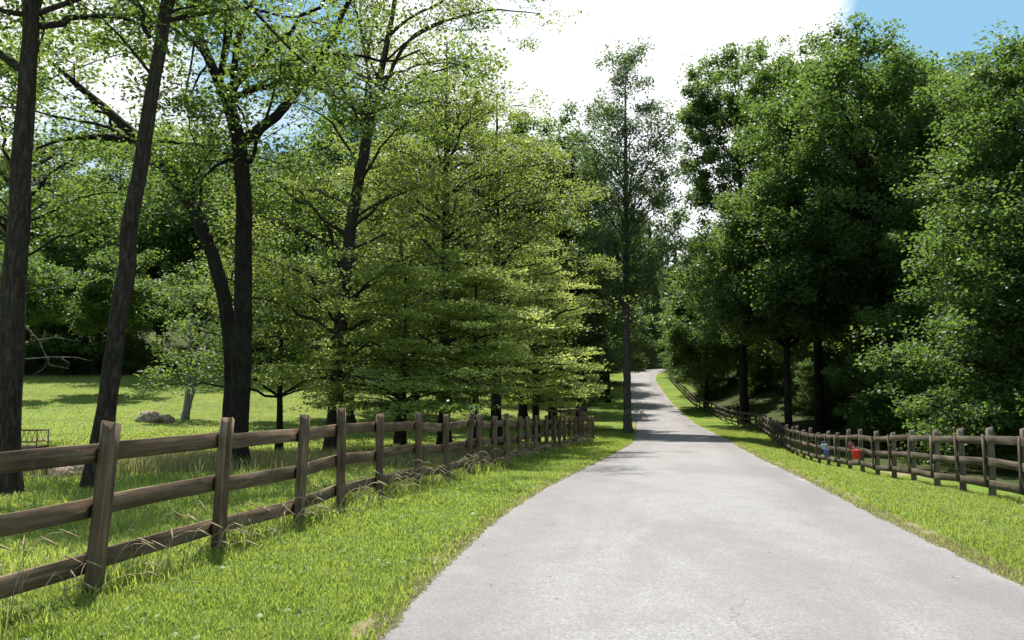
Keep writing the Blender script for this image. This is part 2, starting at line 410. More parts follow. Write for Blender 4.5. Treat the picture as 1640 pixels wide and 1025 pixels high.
def beam(name, p0, p1, w, h, mat, root, up=Vector((0, 0, 1)), segs=6, warp=.006, seed=0, top=False):
    L = (Vector(p1) - Vector(p0)).length
    o = mk_obj(name, beam_mesh(name, L, w, h, segs, warp, seed, top), mat, root)
    o.matrix_local = Matrix.Translation(Vector(p0) - root.location) @ orient(o, p0, p1, up)
    return o

# left fence: one post per depth read off the photograph
zl = [2.9, 4.7, 6.5, 8.15, 9.9, 11.3, 12.8, 14.4, 16.2, 17.9, 19.2, 20.6, 21.9, 23.6, 25.2, 26.9, 28.6, 30.3, 32, 33.6, 35.2, 36.8, 38.4, 40.2, 42.0, 43.8]
def lf(z): return -4.67 + .205 * z + .05 * math.sin(z * .9)
root = empty('wooden_fence', (lf(6.5), 6.5, H1(lf(6.5), 6.5)), 'weathered brown three-board fence along the grass left of the lane', 'fence')
tops = []
for i, z in enumerate(zl):
    x = lf(z); b_ = H1(x, z); hgt = 1.36 + random.uniform(-.04, .05)
    lean = (random.uniform(-.03, .06), random.uniform(-.02, .05)); 
    if i == 2: lean = (.10, .03); hgt = 1.38
    if i == 3: lean = (.06, .02)
    if i == 9: lean = (.13, .0)
    w_ = .118 if i < len(zl) - 1 else .24
    ang = .16 + random.uniform(-.15, .15)
    up = Vector((math.cos(ang), math.sin(ang), 0))
    beam('post', (x, z, b_ - .25), (x + lean[0], z + lean[1], b_ + hgt), w_, w_, M_FENCE, root, up=up, segs=7, warp=.006, seed=100 + i, top=True)
    tops.append((x, z, b_, lean))
fd = Vector((.205, 1, 0)).normalized(); nl_ = Vector((-fd.y, fd.x, 0))   # towards the field
for i in range(len(zl) - 1):
    (x0, y0, b0, l0), (x1, y1, b1, l1) = tops[i], tops[i + 1]
    for k, hh in enumerate((1.13, .70, .28)):
        s0 = hh / 1.36; off = nl_ * (.059 + .017)
        r0 = random.uniform(-.02, .02); r1 = random.uniform(-.02, .02)
        p0 = Vector((x0 + l0[0] * s0, y0 + l0[1] * s0, b0 + hh + r0)) + off; p1 = Vector((x1 + l1[0] * s0, y1 + l1[1] * s0, b1 + hh + r1)) + off
        d = (p1 - p0).normalized() * .0
        beam('rail', p0 - d, p1 - (p1 - p0).normalized() * .006, .03, .155, M_FENCE, root, segs=6, warp=.0028, seed=i * 7 + k)

# right fence
RF = [(7.75, 9.0), (8.4, 12.5), (8.95, 14.2), (9.85, 18.2), (10.45, 21.5), (11.75, 28.7), (13.4, 38), (16.2, 50), (19.0, 62), (19.5, 75), (20.3, 88), (22.6, 105), (24.0, 117), (25.6, 130)]
RFa = np.array(RF)
seg = np.linalg.norm(np.diff(RFa, axis=0), axis=1); cum = np.concatenate([[0], np.cumsum(seg)])
def rf(s): return np.interp(s, cum, RFa[:, 0]), np.interp(s, cum, RFa[:, 1])
ss = [0.0]
while ss[-1] < cum[-1]:
    ss.append(ss[-1] + (1.75 if ss[-1] < 30 else (1.95 if ss[-1] < 60 else 2.25)))
root = empty('wooden_fence', (8.95, 14.2, H1(8.95, 14.2)), 'grey-brown three-board fence with battens winding up the right of the lane', 'fence')
pts = []
for i, s in enumerate(ss):
    x, y = rf(s); x2, y2 = rf(s + .5); x0, y0 = rf(max(s - .5, 0)); d = Vector((x2 - x0, y2 - y0, 0)).normalized(); n = Vector((d.y, -d.x, 0))  # n: away from the road
    b_ = H1(x, y)
    pts.append((Vector((x, y, b_)), d, n))
    hp = 1.34 + random.uniform(-.06, .09)
    c = Vector((x, y, b_)) + n * .075
    ln = (random.uniform(-.04, .04), random.uniform(-.04, .04))
    beam('post', c - Vector((0, 0, .25)), c + Vector((ln[0], ln[1], hp)), .115, .115, M_FENCE2, root, up=d, segs=5, warp=.005, seed=500 + i, top=True)
    if i and y < 80:
        b0 = Vector((x, y, b_)) - n * .034
        lb = (random.uniform(-.05, .03), random.uniform(-.03, .03))
        beam('batten', b0 + Vector((0, 0, .22)), b0 + Vector((lb[0], lb[1], 1.23)), .026, .10, M_FENCE2, root, up=d, segs=3, warp=.004, seed=800 + i)
step = 2
i = 0
while i < len(pts) - 1:
    j = min(i + (1 if i < 14 else 2), len(pts) - 1)
    for k, hh in enumerate((1.13, .70, .29)):
        a = pts[i][0] + Vector((0, 0, hh + random.uniform(-.015, .015))); c = pts[j][0] + Vector((0, 0, hh + random.uniform(-.015, .015)))
        beam('rail', a, c - (c - a).normalized() * .006, .032, .155, M_FENCE2, root, segs=5, warp=.003, seed=i * 11 + k + 3000)
    i = j

# ------------------------------------------------------------------ trees
def leaves_mesh(name, C, lsize, nrm_tilt=.6, aspect=.55, dirs=None, hang=0.0):
    """C: (n,3) leaf centres -> a mesh of small pointed leaves"""
    n = len(C)
    N = rng.standard_normal((n, 3)) * nrm_tilt; N[:, 2] += 1.0; N /= np.linalg.norm(N, axis=1, keepdims=True)
    A = rng.standard_normal((n, 3)) if dirs is None else dirs + rng.standard_normal((n, 3)) * .45
    A[:, 2] -= hang
    A -= (A * N).sum(1, keepdims=True) * N; A /= (np.linalg.norm(A, axis=1, keepdims=True) + 1e-9)
    B = np.cross(N, A)
    s = lsize * rng.uniform(.6, 1.35, n)[:, None]
    l = A * s * .5; w = B * s * aspect * .5
    fold = N * s * .08
    V = np.stack([C - l, C - l * .1 + w + fold, C + l, C - l * .1 - w + fold], 1).reshape(-1, 3)
    q = np.arange(4 * n).reshape(n, 4)
    # leaf tone varies in paler and deeper clumps along each crown
    cl = np.sin(C[:, 0] * 1.3 + 1.1) * np.sin(C[:, 1] * 1.1) * np.sin(C[:, 2] * 1.5 + .6)
    rnd = np.clip(rng.beta(2, 2.2, n) + .22 * cl, 0, 1)
    return mk_mesh(name, V, [q], {'rnd': ('FACE', rnd)})

def bez(p0, p1, p2, n):
    t_ = np.linspace(0, 1, n)[:, None]
    return (1 - t_) ** 2 * p0 + 2 * t_ * (1 - t_) * p1 + t_ ** 2 * p2
def unit(v): return v / (np.linalg.norm(v) + 1e-9)

def grow(trunk, rad, crown, nl=18, sub=5, per=3, leaves=40000, lsize=.14, cs=.55, flat=.6, rise=.5, limb_r=.33,
         extra=(), tilt=.6, k=14, lobes=.3, wig=.05, aspect=.55, inner=.35, droop=0.0, twigs=True, hang=0.0, bare=0, asym=None, amin=None):
    """trunk: path (local), rad: radii; crown: list of (z, radius); extra: explicit limbs [(path, r0, r1)]"""
    T = Tubes(); trunk = np.asarray(trunk, float); rad = np.asarray(rad, float)
    # densify the trunk and root flare
    L = np.concatenate([[0], np.cumsum(np.linalg.norm(np.diff(trunk, axis=0), axis=1))])
    tt = np.linspace(0, L[-1], max(8, int(L[-1] / .5)))
    tp = np.stack([np.interp(tt, L, trunk[:, i]) for i in range(3)], -1)
    for _ in range(3): tp[1:-1] = (tp[:-2] + 2 * tp[1:-1] + tp[2:]) / 4
    tp[1:-1, :2] += rng.standard_normal((len(tp) - 2, 2)) * .012
    tr = np.interp(tt, L, rad); tr = tr * (1 + .75 * np.exp(-(tp[:, 2] - tp[0, 2]) / .35))
    tp2 = tp.copy(); tp2[0, 2] -= .35
    T.add(tp2, tr, k, .045)
    zc = np.array([c[0] for c in crown], float); rc_ = np.array([c[1] for c in crown], float)
    def axis(z):
        zz = np.clip(z, tp[0, 2], tp[-1, 2]); return np.array([np.interp(zz, tp[:, 2], tp[:, 0]), np.interp(zz, tp[:, 2], tp[:, 1]), z])
    skel = []   # (path, weight) for leaf carrying
    def limb(path, r0, r1, kk=7):
        T.add(path, np.linspace(r0, r1, len(path)), kk, .04, cap=True)
    limbs = []
    for (pth, r0, r1) in extra:
        P_ = np.asarray(pth, float); LL = np.concatenate([[0], np.cumsum(np.linalg.norm(np.diff(P_, axis=0), axis=1))])
        q_ = np.linspace(0, LL[-1], max(5, int(LL[-1] / .45)))
        PP = np.stack([np.interp(q_, LL, P_[:, i]) for i in range(3)], -1)
        for _ in range(2): PP[1:-1] = (PP[:-2] + 2 * PP[1:-1] + PP[2:]) / 4
        PP[1:-1] += rng.standard_normal((len(PP) - 2, 3)) * .025
        limb(PP, r0, r1, 10); limbs.append((PP, r0, .25))
    ga = rng.uniform(0, 6.28)
    w = np.maximum(rc_, .3); zs = np.linspace(zc[0], zc[-1], 200); pw = np.interp(zs, zc, w) ** 1.3; pw /= pw.sum()
    tz = np.sort(rng.choice(zs, nl, p=pw))
    for i, z in enumerate(tz):
        ga += 2.4 + rng.uniform(-.4, .4)
        Rr = np.interp(z, zc, rc_) * rng.uniform(1 - lobes, 1 + lobes * .6)
        if asym is not None: Rr *= 1 + asym[0] * math.cos(ga - asym[1])
        za = z - rise * Rr
        if amin and za < amin: za = amin + rng.uniform(0, 3.2)
        za = min(max(za, amin if amin else (zc[0] * .85 if zc[0] > 1 else .5)), tp[-1, 2] - .1)
        a = axis(za); d = np.array([math.cos(ga), math.sin(ga), 0])
        tip = axis(min(z, tp[-1, 2] + .3)) + d * Rr; tip[2] = z - droop * Rr
        mid = a + d * Rr * .5; mid[2] = a[2] + (tip[2] - a[2]) * .62 + .12 * Rr
        rt = np.interp(za, tp[:, 2], tr)
        n_ = max(5, int(np.linalg.norm(tip - a) / .5) + 2)
        PP = bez(a, mid, tip, n_); PP[1:-1] += rng.standard_normal((n_ - 2, 3)) * wig * max(.5, Rr / 4)
        r0 = min(rt * .55, limb_r * rt + .008 * Rr); limb(PP, r0, .012, 6)
        limbs.append((PP, r0, inner))
    centers = []; cd = []
    for (PP, r0, inn) in limbs[:]:
        n_ = len(PP); LL = np.linalg.norm(PP[-1] - PP[0])
        for s in range(sub):
            f = inn + (1 - inn) * (s + rng.uniform(0, .9)) / sub
            q_ = f * (n_ - 1); i0 = min(int(q_), n_ - 2); p0 = PP[i0] + (PP[i0 + 1] - PP[i0]) * (q_ - i0)
            td = unit(PP[i0 + 1] - PP[i0]); side = np.cross(td, [0, 0, 1]); side = unit(side) * (1 if (s % 2) else -1)
            dv = unit(td * .75 + side * rng.uniform(.5, 1.1) + np.array([0, 0, rng.uniform(-.15, .45) * (1 if flat > .3 else .25)]))
            ln = max(.5, LL * rng.uniform(.22, .42) * (1.15 - .5 * f))
            e = p0 + dv * ln; e[2] -= droop * ln * .5
            mm = p0 + dv * ln * .5 + np.array([0, 0, .06 * ln])
            sp_ = bez(p0, mm, e, 5); T.add(sp_, np.linspace(max(.008, r0 * .32 * (1.1 - f)), .006, 5), 4, 0, cap=False)
            for c in range(per):
                u_ = rng.uniform(.35, 1.05); cc = p0 + (e - p0) * min(u_, 1) 
                off = rng.standard_normal(3) * np.array([1, 1, .55 if flat > .3 else .15]) * cs * .9
                ce = cc + off
                if twigs: T.add(np.stack([cc, (cc + ce) / 2 + rng.standard_normal(3) * .03, ce]), [.008, .006, .004], 3, 0, cap=False)
                centers.append(ce); cd.append(unit(off + dv))
        centers.append(PP[-1]); cd.append(unit(PP[-1] - PP[-2]))
    # leader tip
    for z in np.linspace(max(zc[0], tp[-1, 2] - 2.5), tp[-1, 2] + .3, 7):
        centers.append(axis(z) + rng.standard_normal(3) * cs * .6); cd.append(np.array([0, 0, 1.]))
    centers = np.array(centers); cd = np.array(cd)
    nC = len(centers); wgt = rng.gamma(2.0, 1, nC) + .15; wgt /= wgt.sum()
    ids = rng.choice(nC, leaves, p=wgt)
    sz = rng.uniform(.65, 1.3, nC)[ids][:, None]
    off = rng.standard_normal((leaves, 3)); off /= np.linalg.norm(off, axis=1, keepdims=True); off *= rng.uniform(0, 1, (leaves, 1)) ** .5
    off *= np.array([cs, cs, cs * flat]) * sz * 1.25
    if flat < .3: off[:, 2] += -.10 * (off[:, 0] ** 2 + off[:, 1] ** 2)
    C = centers[ids] + off
    dr = off.copy(); 
    return T, C, dict(lsize=lsize, nrm_tilt=tilt, aspect=aspect, dirs=unit_rows(off) if flat < .3 else None, hang=hang)
def unit_rows(a): return a / (np.linalg.norm(a, axis=1, keepdims=True) + 1e-9)

def tree(name, base, label, cat='tree', group=None, leafm=None, barkm=None, **kw):
    """base: world foot; path/crown given in world space heights are turned local"""
    T, C, lk = grow(**kw)
    r_ = empty(name, base, label, cat, group)
    mk_obj('trunk', T.mesh('trunk'), barkm or M_BARK, r_)
    mk_obj('crown', leaves_mesh('crown', C, **lk), leafm or M_OAK, r_)
    return r_
def loc(base, pts): return [np.asarray(p) - np.asarray(base) for p in pts]
def pxpath(base, Y, L): 
    """pixels -> local trunk path; entries (px, py[, dY])"""
    return [W(a[0], a[1], Y + (a[2] if len(a) > 2 else 0)) - base for a in L]

# -- T1 leftmost trunk
b = gp(14, 13.7)
pth = [np.zeros(3)] + pxpath(b, 13.7, [(17, 600), (22, 480), (34, 250), (52, 20), (64, -150), (68, -250)])
tree('hardwood_tree', b, 'big dark trunk at the far left edge, nearest tree behind the fence', leafm=M_OAK, barkm=M_BARK,
     trunk=pth, rad=[.235, .205, .19, .16, .13, .11, .05], crown=[(8.0, 2.6), (10, 3.8), (12, 2)], asym=(.65, 2.0), amin=8.2,
     extra=[(pxpath(b, 13.7, [(44, 118), (0, 90), (-40, 60), (-90, 20)]), .09, .03)],
     nl=14, sub=5, per=3, leaves=8500, lsize=.12, cs=.5, rise=.35, limb_r=.2)
# -- T2 leaning second trunk
b = gp(163, 14.7)
pth = [np.zeros(3)] + pxpath(b, 14.7, [(172, 640), (197, 460), (226, 250), (252, 100), (272, -20), (288, -150), (292, -250)])
tree('hardwood_tree', b, 'dark trunk leaning right behind the second rail bay, second from left', leafm=M_OAK, barkm=M_BARK,
     trunk=pth, rad=[.2, .165, .155, .135, .12, .11, .09, .04], crown=[(8.0, 2.2), (10, 3.6), (12, 2)], asym=(.65, 1.6), amin=8.2,
     extra=[(pxpath(b, 14.7, [(250, 130), (215, 70), (170, 30), (120, 0)]), .035, .012), (pxpath(b, 14.7, [(240, 60), (225, 20), (214, -20)]), .05, .02),
            (pxpath(b, 14.7, [(272, 20), (300, 8), (345, 10)]), .03, .01)],
     nl=12, sub=4, per=3, leaves=7000, lsize=.12, cs=.5, rise=.35, limb_r=.2)
# -- T3 forked dark tree
b = gp(383, 20)
pth = [np.zeros(3)] + pxpath(b, 20, [(386, 600), (390, 480), (392, 330), (386, 220), (366, 160), (345, 125), (318, 60), (296, -30), (285, -160)])
tree('forked_tree', b, 'dark upright tree forking into spreading limbs against the sky', leafm=M_OAK, barkm=M_BARK2,
     trunk=pth, rad=[.26, .245, .225, .2, .19, .15, .13, .11, .09, .05], crown=[(5.5, 3.0), (9, 4.8), (13, 4.8), (15, 2)], amin=8.3, asym=(.75, .35),
     extra=[(pxpath(b, 20, [(392, 225), (425, 195), (468, 165), (500, 118), (535, 60), (556, 10), (580, -60)]), .15, .04),
            (pxpath(b, 20, [(372, 165), (372, 100), (385, 50), (405, 0), (420, -60)]), .11, .03),
            (pxpath(b, 20, [(350, 130), (360, 80, .5), (375, 30, 1), (372, -40, 1.5)]), .09, .03),
            (pxpath(b, 20, [(400, 145), (440, 120), (478, 95)]), .05, .015),
            (pxpath(b, 20, [(388, 255), (355, 245), (330, 275), (310, 310)]), .06, .015),
            (pxpath(b, 20, [(400, 260, 0), (420, 210, -2), (440, 150, -3), (450, 90, -4)]), .06, .015)],
     nl=13, sub=5, per=3, leaves=18000, lsize=.13, cs=.62, rise=.6, inner=.45, limb_r=.2)
# -- T3b big limb leaning left
b = gp(372, 21.5)
pth = [np.zeros(3)] + pxpath(b, 21.5, [(372, 600), (369, 520), (354, 445), (338, 400), (322, 358), (299, 310), (270, 270), (240, 238), (200, 200), (160, 168), (112, 125), (80, 98)])
tree('leaning_tree', b, 'dark tree whose thick trunk arches left behind the leaning second trunk', leafm=M_OAK, barkm=M_BARK2,
     trunk=pth, rad=[.22, .205, .2, .19, .18, .175, .17, .16, .15, .13, .11, .08, .04], crown=[(5.5, 2.5), (8.5, 4), (11, 3.2)], amin=7.4, asym=(.7, 1.57),
     extra=[(pxpath(b, 21.5, [(240, 235), (195, 222), (140, 210), (95, 222), (58, 238)]), .12, .03), (pxpath(b, 21.5, [(305, 310), (320, 260), (350, 230)]), .05, .015)],
     nl=5, sub=4, per=3, leaves=5500, lsize=.13, cs=.6, rise=.4, limb_r=.2)
# -- backdrop tree whose crown closes the top left corner
b = gp(18, 30)
tree('airy_tree', b, 'airy tree further back whose crown shows between the two leftmost trunks', leafm=M_OAK, barkm=M_BARK2,
     trunk=[np.zeros(3), (.1, 0, 5), (-.2, 0, 10), (.3, 0, 16)], rad=[.2, .17, .12, .04], crown=[(8.5, 3), (11, 5.5), (14, 5.5), (17, 2.5)], amin=6.5,
     nl=20, sub=5, per=2, leaves=24000, lsize=.17, cs=.65, limb_r=.25)
# -- T4 tall straight tree
b = gp(535, 27)
pth = [np.zeros(3)] + pxpath(b, 27, [(541, 600), (549, 480), (566, 330), (588, 220), (598, 170), (612, 110), (625, 40), (640, -40), (650, -150)])
tree('tall_tree', b, 'tall speckled tree right of the forked tree, thin arching branches at top', leafm=M_MIDG, barkm=M_BARK,
     trunk=pth, rad=[.28, .235, .22, .2, .175, .15, .12, .09, .06, .03], crown=[(3.6, 2.8), (6, 4.2), (10, 4.6), (14, 4.4), (17.5, 2.5)],
     extra=[(pxpath(b, 27, [(612, 150), (640, 75), (680, 42), (740, 25), (800, 14), (865, 22)]), .08, .015),
            (pxpath(b, 27, [(620, 60), (650, 30), (700, 5), (770, -20), (850, -25)]), .06, .012),
            (pxpath(b, 27, [(597, 180), (590, 110), (575, 40), (560, -30)]), .08, .02),
            (pxpath(b, 27, [(585, 170), (590, 90, 1), (600, 20, 1)]), .06, .015),
            (pxpath(b, 27, [(560, 240), (530, 190), (490, 170), (450, 150)]), .05, .012)],
     nl=34, sub=6, per=3, leaves=44000, lsize=.125, cs=.6, flat=.4, rise=.35, inner=.35, limb_r=.18)
# -- beech-like group with flat layered sprays
def layered(px, Y, top_py, Rm, label, leaves, low=1.6, r0=.2, nl=34, lsize=.15, leafm=M_BEECH, bk=M_BARK2, asym=None, name='beech_tree', flat=.24, group=None, lean=0, cs=.6, prf=None, rise=.2, tilt=.45, dens=1.35):
    b = gp(px, Y); top = W(px, top_py, Y)[2] - b[2]
    pth = [np.zeros(3), np.array([lean * .2, 0, top * .3]), np.array([lean * .5, 0, top * .6]), np.array([lean, 0, top])]
    return tree(name, b, label, leafm=leafm, barkm=bk, trunk=pth, rad=[r0, r0 * .8, r0 * .5, .03], group=group,
                crown=prf or [(low, Rm * .9), (top * .3, Rm), (top * .6, Rm * .72), (top * .85, Rm * .4), (top, .4)],
                nl=int(nl * 1.1), sub=5, per=2, leaves=int(leaves * dens), lsize=lsize * .8, cs=cs, flat=flat, rise=rise, inner=.2, droop=.05, tilt=tilt, lobes=.5, k=10, asym=asym, limb_r=.2)
layered(712, 32, 70, 6.2, 'tall leafy beech with layered boughs, first trunk right of the speckled tree', 44000, 2.2, .26, 44, leafm=M_MIDG, flat=.45, rise=.4, tilt=.6, dens=1.0, prf=[(4.2, 3.6), (6.5, 5.2), (9, 5.0), (12.5, 4.2), (14.5, 2.6), (15.5, 1)])
layered(795, 36, 150, 5.6, 'layered beech whose dark trunk rises behind the middle of the left fence', 38000, 2.6, .26, 42, leafm=M_MIDG, flat=.4, rise=.4, tilt=.6, dens=1.0, prf=[(4.4, 3.6), (6.5, 4.8), (9, 4.6), (12, 3.4), (15, 1.6)])
layered(648, 25.5, 410, 3.4, 'low bright yellow-green beech in front of the taller layered beeches', 18000, 1.7, .09, 30, flat=.18)
layered(858, 41, 385, 3.0, 'low bright yellow-green beech spreading over the end of the left fence', 30000, 2.2, .2, 36, flat=.17)
layered(762, 27, 400, 3.3, 'low yellow-green beech between the dark middle trunk and the end beech', 19000, 2.4, .12, 30, flat=.18)
layered(640, 38, 200, 5.0, 'shaded beech filling the gap left of the middle fence trunks', 28000, 2.2, .2, 30, leafm=M_MIDG, flat=.45, rise=.35, tilt=.6, dens=1.0)
layered(450, 29, 380, 3.8, 'small leafy tree with thin trunk between forked tree and tall speckled tree', 20000, 2.4, .12, 20, name='young_tree', leafm=M_OAK, flat=.4, rise=.35, dens=1.0)
layered(925, 60, 430, 3.0, 'blue-green low tree left of the tall slender tree', 30000, 2.0, .2, 30, leafm=M_POPLAR, name='young_tree', lsize=.2)

# -- pale thin double trunk in the field
b = gp(300, 49)
pth = [np.zeros(3)] + pxpath(b, 49, [(300, 640), (303, 580), (306, 520), (309, 430)])
tree('slim_tree', b, 'slim pale double-trunked tree standing in the open field', leafm=M_OAK, barkm=M_PALE,
     trunk=pth, rad=[.19, .15, .13, .1, .03], crown=[(3.5, 1.5), (6.5, 2.3), (9.0, 1.2)],
     extra=[([np.array([.15, 0, .1]), np.array([.5, .1, 2.5]), np.array([.7, 0, 4.5]), np.array([1.8, 0, 7])], .13, .03)],
     nl=11, sub=4, per=2, leaves=5000, lsize=.18, cs=.55)

for (px_, Y_, lb_) in ((186, 66, 'round leafy field tree added to cast a shadow band, mostly hidden behind the leaning second trunk'), (8, 60, 'round leafy field tree added to cast a shadow band, mostly hidden behind the leftmost trunk')):
    b = gp(px_, Y_)  # trees put in to throw shadow bands over the far meadow
    tree('added_field_tree', b, lb_, leafm=M_DARK, barkm=M_BARK2, trunk=[np.zeros(3), (0, 0, 4), (.2, 0, 9)], rad=[.2, .16, .05], crown=[(5.5, 2), (8, 3.6), (10, 3.2), (11.5, 1.5)],
         nl=24, sub=5, per=2, leaves=22000, lsize=.26, cs=.7)

# -- tall slender tree by the lane
b = gp(1004, 54)
top = W(1006, 82, 54)[2] - b[2]
tree('slender_tree', b, 'tall slender tree with a bare pole trunk standing at the left lane edge', leafm=M_POPLAR, barkm=M_GREYB,
     trunk=[np.zeros(3), (0, 0, top * .25), (.05, 0, top * .5), (.1, 0, top * .72), (.15, 0, top * .93)], rad=[.27, .23, .19, .13, .03],
     crown=[(9, 1.5), (11.5, 3.3), (15, 4.0), (18, 3.9), (20.5, 3.2), (22.5, 2.2), (top, 1.0)], nl=70, sub=5, per=2, leaves=40000, lsize=.185, cs=.55, flat=.9, rise=.9, inner=.35, lobes=.3, limb_r=.22, tilt=1.0)
b = gp(1017, 50)
tree('sapling', b, 'twiggy sapling at the foot of the tall slender tree', leafm=M_BEECH, barkm=M_PALE,
     trunk=[np.zeros(3), (.02, 0, .9), (.06, 0, 1.9)], rad=[.02, .015, .006], crown=[(.9, .3), (1.5, .35), (1.9, .1)],
     nl=7, sub=2, per=1, leaves=160, lsize=.13, cs=.14, k=5)
b = gp(931, 42)
tree('sapling', b, 'thin pale sapling beside the end of the left fence', leafm=M_POPLAR, barkm=M_PALE,
     trunk=[np.zeros(3), (.02, 0, 1.2), (.0, 0, 2.9)], rad=[.035, .028, .01], crown=[(2.0, .7), (2.8, 1.0), (3.2, .3)],
     nl=8, sub=2, per=2, leaves=900, lsize=.14, cs=.25, k=5)

# -- right-hand big trees
def big(px, Y, top_py, crown_rel, label, leaves, path=None, r0=.35, lsize=.2, leafm=M_DARK, nl=30, name='oak_tree', extra=(), cs=.8, bk=M_BARK2, group=None, lobes=.32, sub=5, rise=.75, flat=.85, **kw):
    b = gp(px, Y); top = W(px, top_py, Y)[2] - b[2]
    if path is None: P_ = [np.zeros(3), np.array([.0, 0, top * .3]), np.array([.2, 0, top * .6]), np.array([.1, 0, top * .88])]
    else: P_ = [np.zeros(3)] + pxpath(b, Y, path)
    n_ = len(P_); rad = [r0 * (1 - .9 * (i / (n_ - 1)) ** 1.2) for i in range(n_)]
    return tree(name, b, label, leafm=leafm, barkm=bk, trunk=P_, rad=rad, group=group, crown=[(h * top, rr) for h, rr in crown_rel],
                nl=int(nl*1.5), sub=sub, per=3, leaves=int(leaves*1.3), lsize=lsize*.98, cs=cs*.85, lobes=lobes, rise=rise, k=12, tilt=.6, aspect=.72, limb_r=.25, extra=[(pxpath(b, Y, e), a, c) for e, a, c in extra], flat=flat, **kw)
big(1424, 46, 62, [(.36, 3.2), (.46, 5.0), (.62, 6.0), (.8, 5.6), (.92, 4.2), (1, 2.4)], 'tallest broad oak on the right, long dark trunk forking into a domed crown', 85000,
    path=[(1420, 600), (1415, 450), (1400, 330), (1385, 250), (1380, 180), (1378, 100)], r0=.33, nl=44,
    extra=[([(1410, 430), (1430, 380), (1460, 340)], .12, .04), ([(1418, 530), (1390, 490), (1360, 460)], .1, .03), ([(1390, 270), (1430, 200), (1480, 150)], .14, .04), ([(1385, 250), (1340, 190), (1310, 150)], .12, .04)])
big(1260, 49, 300, [(.42, 3.4), (.58, 4.8), (.8, 4.2), (1, 1.6)], 'mid-height oak with straight dark trunk where the right fence dips', 60000, r0=.25, nl=34)
big(1310, 58, 92, [(.35, 4.0), (.6, 5.5), (.82, 5.0), (.94, 3.8), (1, 2.2)], 'tall oak behind and between the straight trunk and the tallest oak', 60000, r0=.36, nl=36, lsize=.22)
big(1190, 70, 88, [(.25, 4.0), (.5, 5.4), (.72, 5.6), (.9, 5.4), (1, 3.6)], 'tall dark-crowned oak right of the slender tree, overhanging the far fence', 65000, r0=.4, nl=40, lsize=.24)
big(1500, 60, 110, [(.3, 4.5), (.6, 6.0), (.82, 5.2), (.94, 3.8), (1, 2.2)], 'oak behind the gap between the tallest oak and the right-edge tree', 52000, r0=.36, nl=34, lsize=.23)
big(1700, 28, 20, [(.06, 4.6), (.2, 5.2), (.45, 4.8), (.7, 4.0), (.88, 2.7), (1, 1.0)], 'dense bright-edged tree at the right edge with boughs to the ground', 130000, r0=.3, nl=80, sub=6, lsize=.145,
    leafm=M_DARK, name='beech_tree', rise=.35, flat=.55, cs=.66, droop=.04, inner=.2)
big(1450, 40, 470, [(.1, 2.2), (.5, 2.8), (1, .6)], 'young broadleaf with pale leaf sprays below the tallest oak', 20000, r0=.1, nl=22, lsize=.17, name='young_tree', cs=.5)
big(1130, 86, 400, [(.2, 3.8), (.5, 5.0), (.8, 3.4), (1, .8)], 'grey-green shorter tree hanging over the far end of the right fence', 34000, r0=.25, nl=28, lsize=.25)
big(885, 64, 160, [(.25, 4.0), (.5, 5.0), (.75, 4.6), (.9, 2.6), (1, .8)], 'tall oak behind the yellow-green beeches with its top against the cloud', 60000, r0=.36, nl=34, lsize=.22)
big(560, 52, 160, [(.2, 4.5), (.5, 6), (.8, 4.5), (1, 1)], 'broad dark oak standing behind the speckled tree', 36000, r0=.36, nl=30, lsize=.24)
big(760, 60, 120, [(.2, 4.5), (.5, 6), (.8, 4.5), (1, 1)], 'broad dark oak far behind the layered beeches', 36000, r0=.36, nl=30, lsize=.24)

# -- woodland of repeated trees
protos = []
def proto(i, hgt, crown, leafm, nl, leaves, ls, flat=.6, name='woodland_tree', cs=.95, rise=.45):
    T, C, lk = grow(trunk=[np.zeros(3), (.2, .1, hgt * .35), (.1, -.2, hgt * .7), (.2, 0, hgt * .98)], rad=[.3, .24, .15, .04],
                    crown=[(h * hgt, r) for h, r in crown], nl=nl, sub=5, per=2, leaves=leaves, lsize=ls, cs=cs, flat=flat, rise=rise, k=9, lobes=.35, twigs=False)
    tm = T.mesh('trunk'); tm.materials.append(M_BARK2); cm = leaves_mesh('crown', C, **lk); cm.materials.append(leafm)
    protos.append((tm, cm))
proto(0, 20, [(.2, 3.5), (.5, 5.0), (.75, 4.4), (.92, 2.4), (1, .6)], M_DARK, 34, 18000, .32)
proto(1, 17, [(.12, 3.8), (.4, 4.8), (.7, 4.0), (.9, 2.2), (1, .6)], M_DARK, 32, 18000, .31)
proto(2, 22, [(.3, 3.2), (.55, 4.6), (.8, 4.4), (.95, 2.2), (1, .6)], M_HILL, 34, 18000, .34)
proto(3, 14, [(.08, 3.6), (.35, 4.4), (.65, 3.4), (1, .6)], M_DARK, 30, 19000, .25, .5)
def wood(x, y, kind, s, label, group, name='woodland_tree', cat='tree', sink=0):
    r_ = empty(name, (x, y, H1(x, y) - sink), label, cat, group, rz=random.uniform(0, 6.28))
    r_.scale = (s * random.uniform(.92, 1.1), s * random.uniform(.92, 1.1), s)
    tm, cm = protos[kind]
    mk_obj('trunk', tm, None, r_); mk_obj('crown', cm, None, r_)
def rowpts(x0, y0, x1, y1, n, j): 
    return [(x0 + (x1 - x0) * (i + .5) / n + random.uniform(-j, j), y0 + (y1 - y0) * (i + .5) / n + random.uniform(-j, j)) for i in range(n)]
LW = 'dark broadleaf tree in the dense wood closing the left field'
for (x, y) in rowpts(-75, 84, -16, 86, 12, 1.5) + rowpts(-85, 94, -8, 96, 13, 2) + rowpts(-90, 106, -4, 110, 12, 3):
    wood(x, y, random.choice((0, 1, 0, 2)), random.uniform(1.0, 1.35), LW, 'trees of the wood behind the left field')
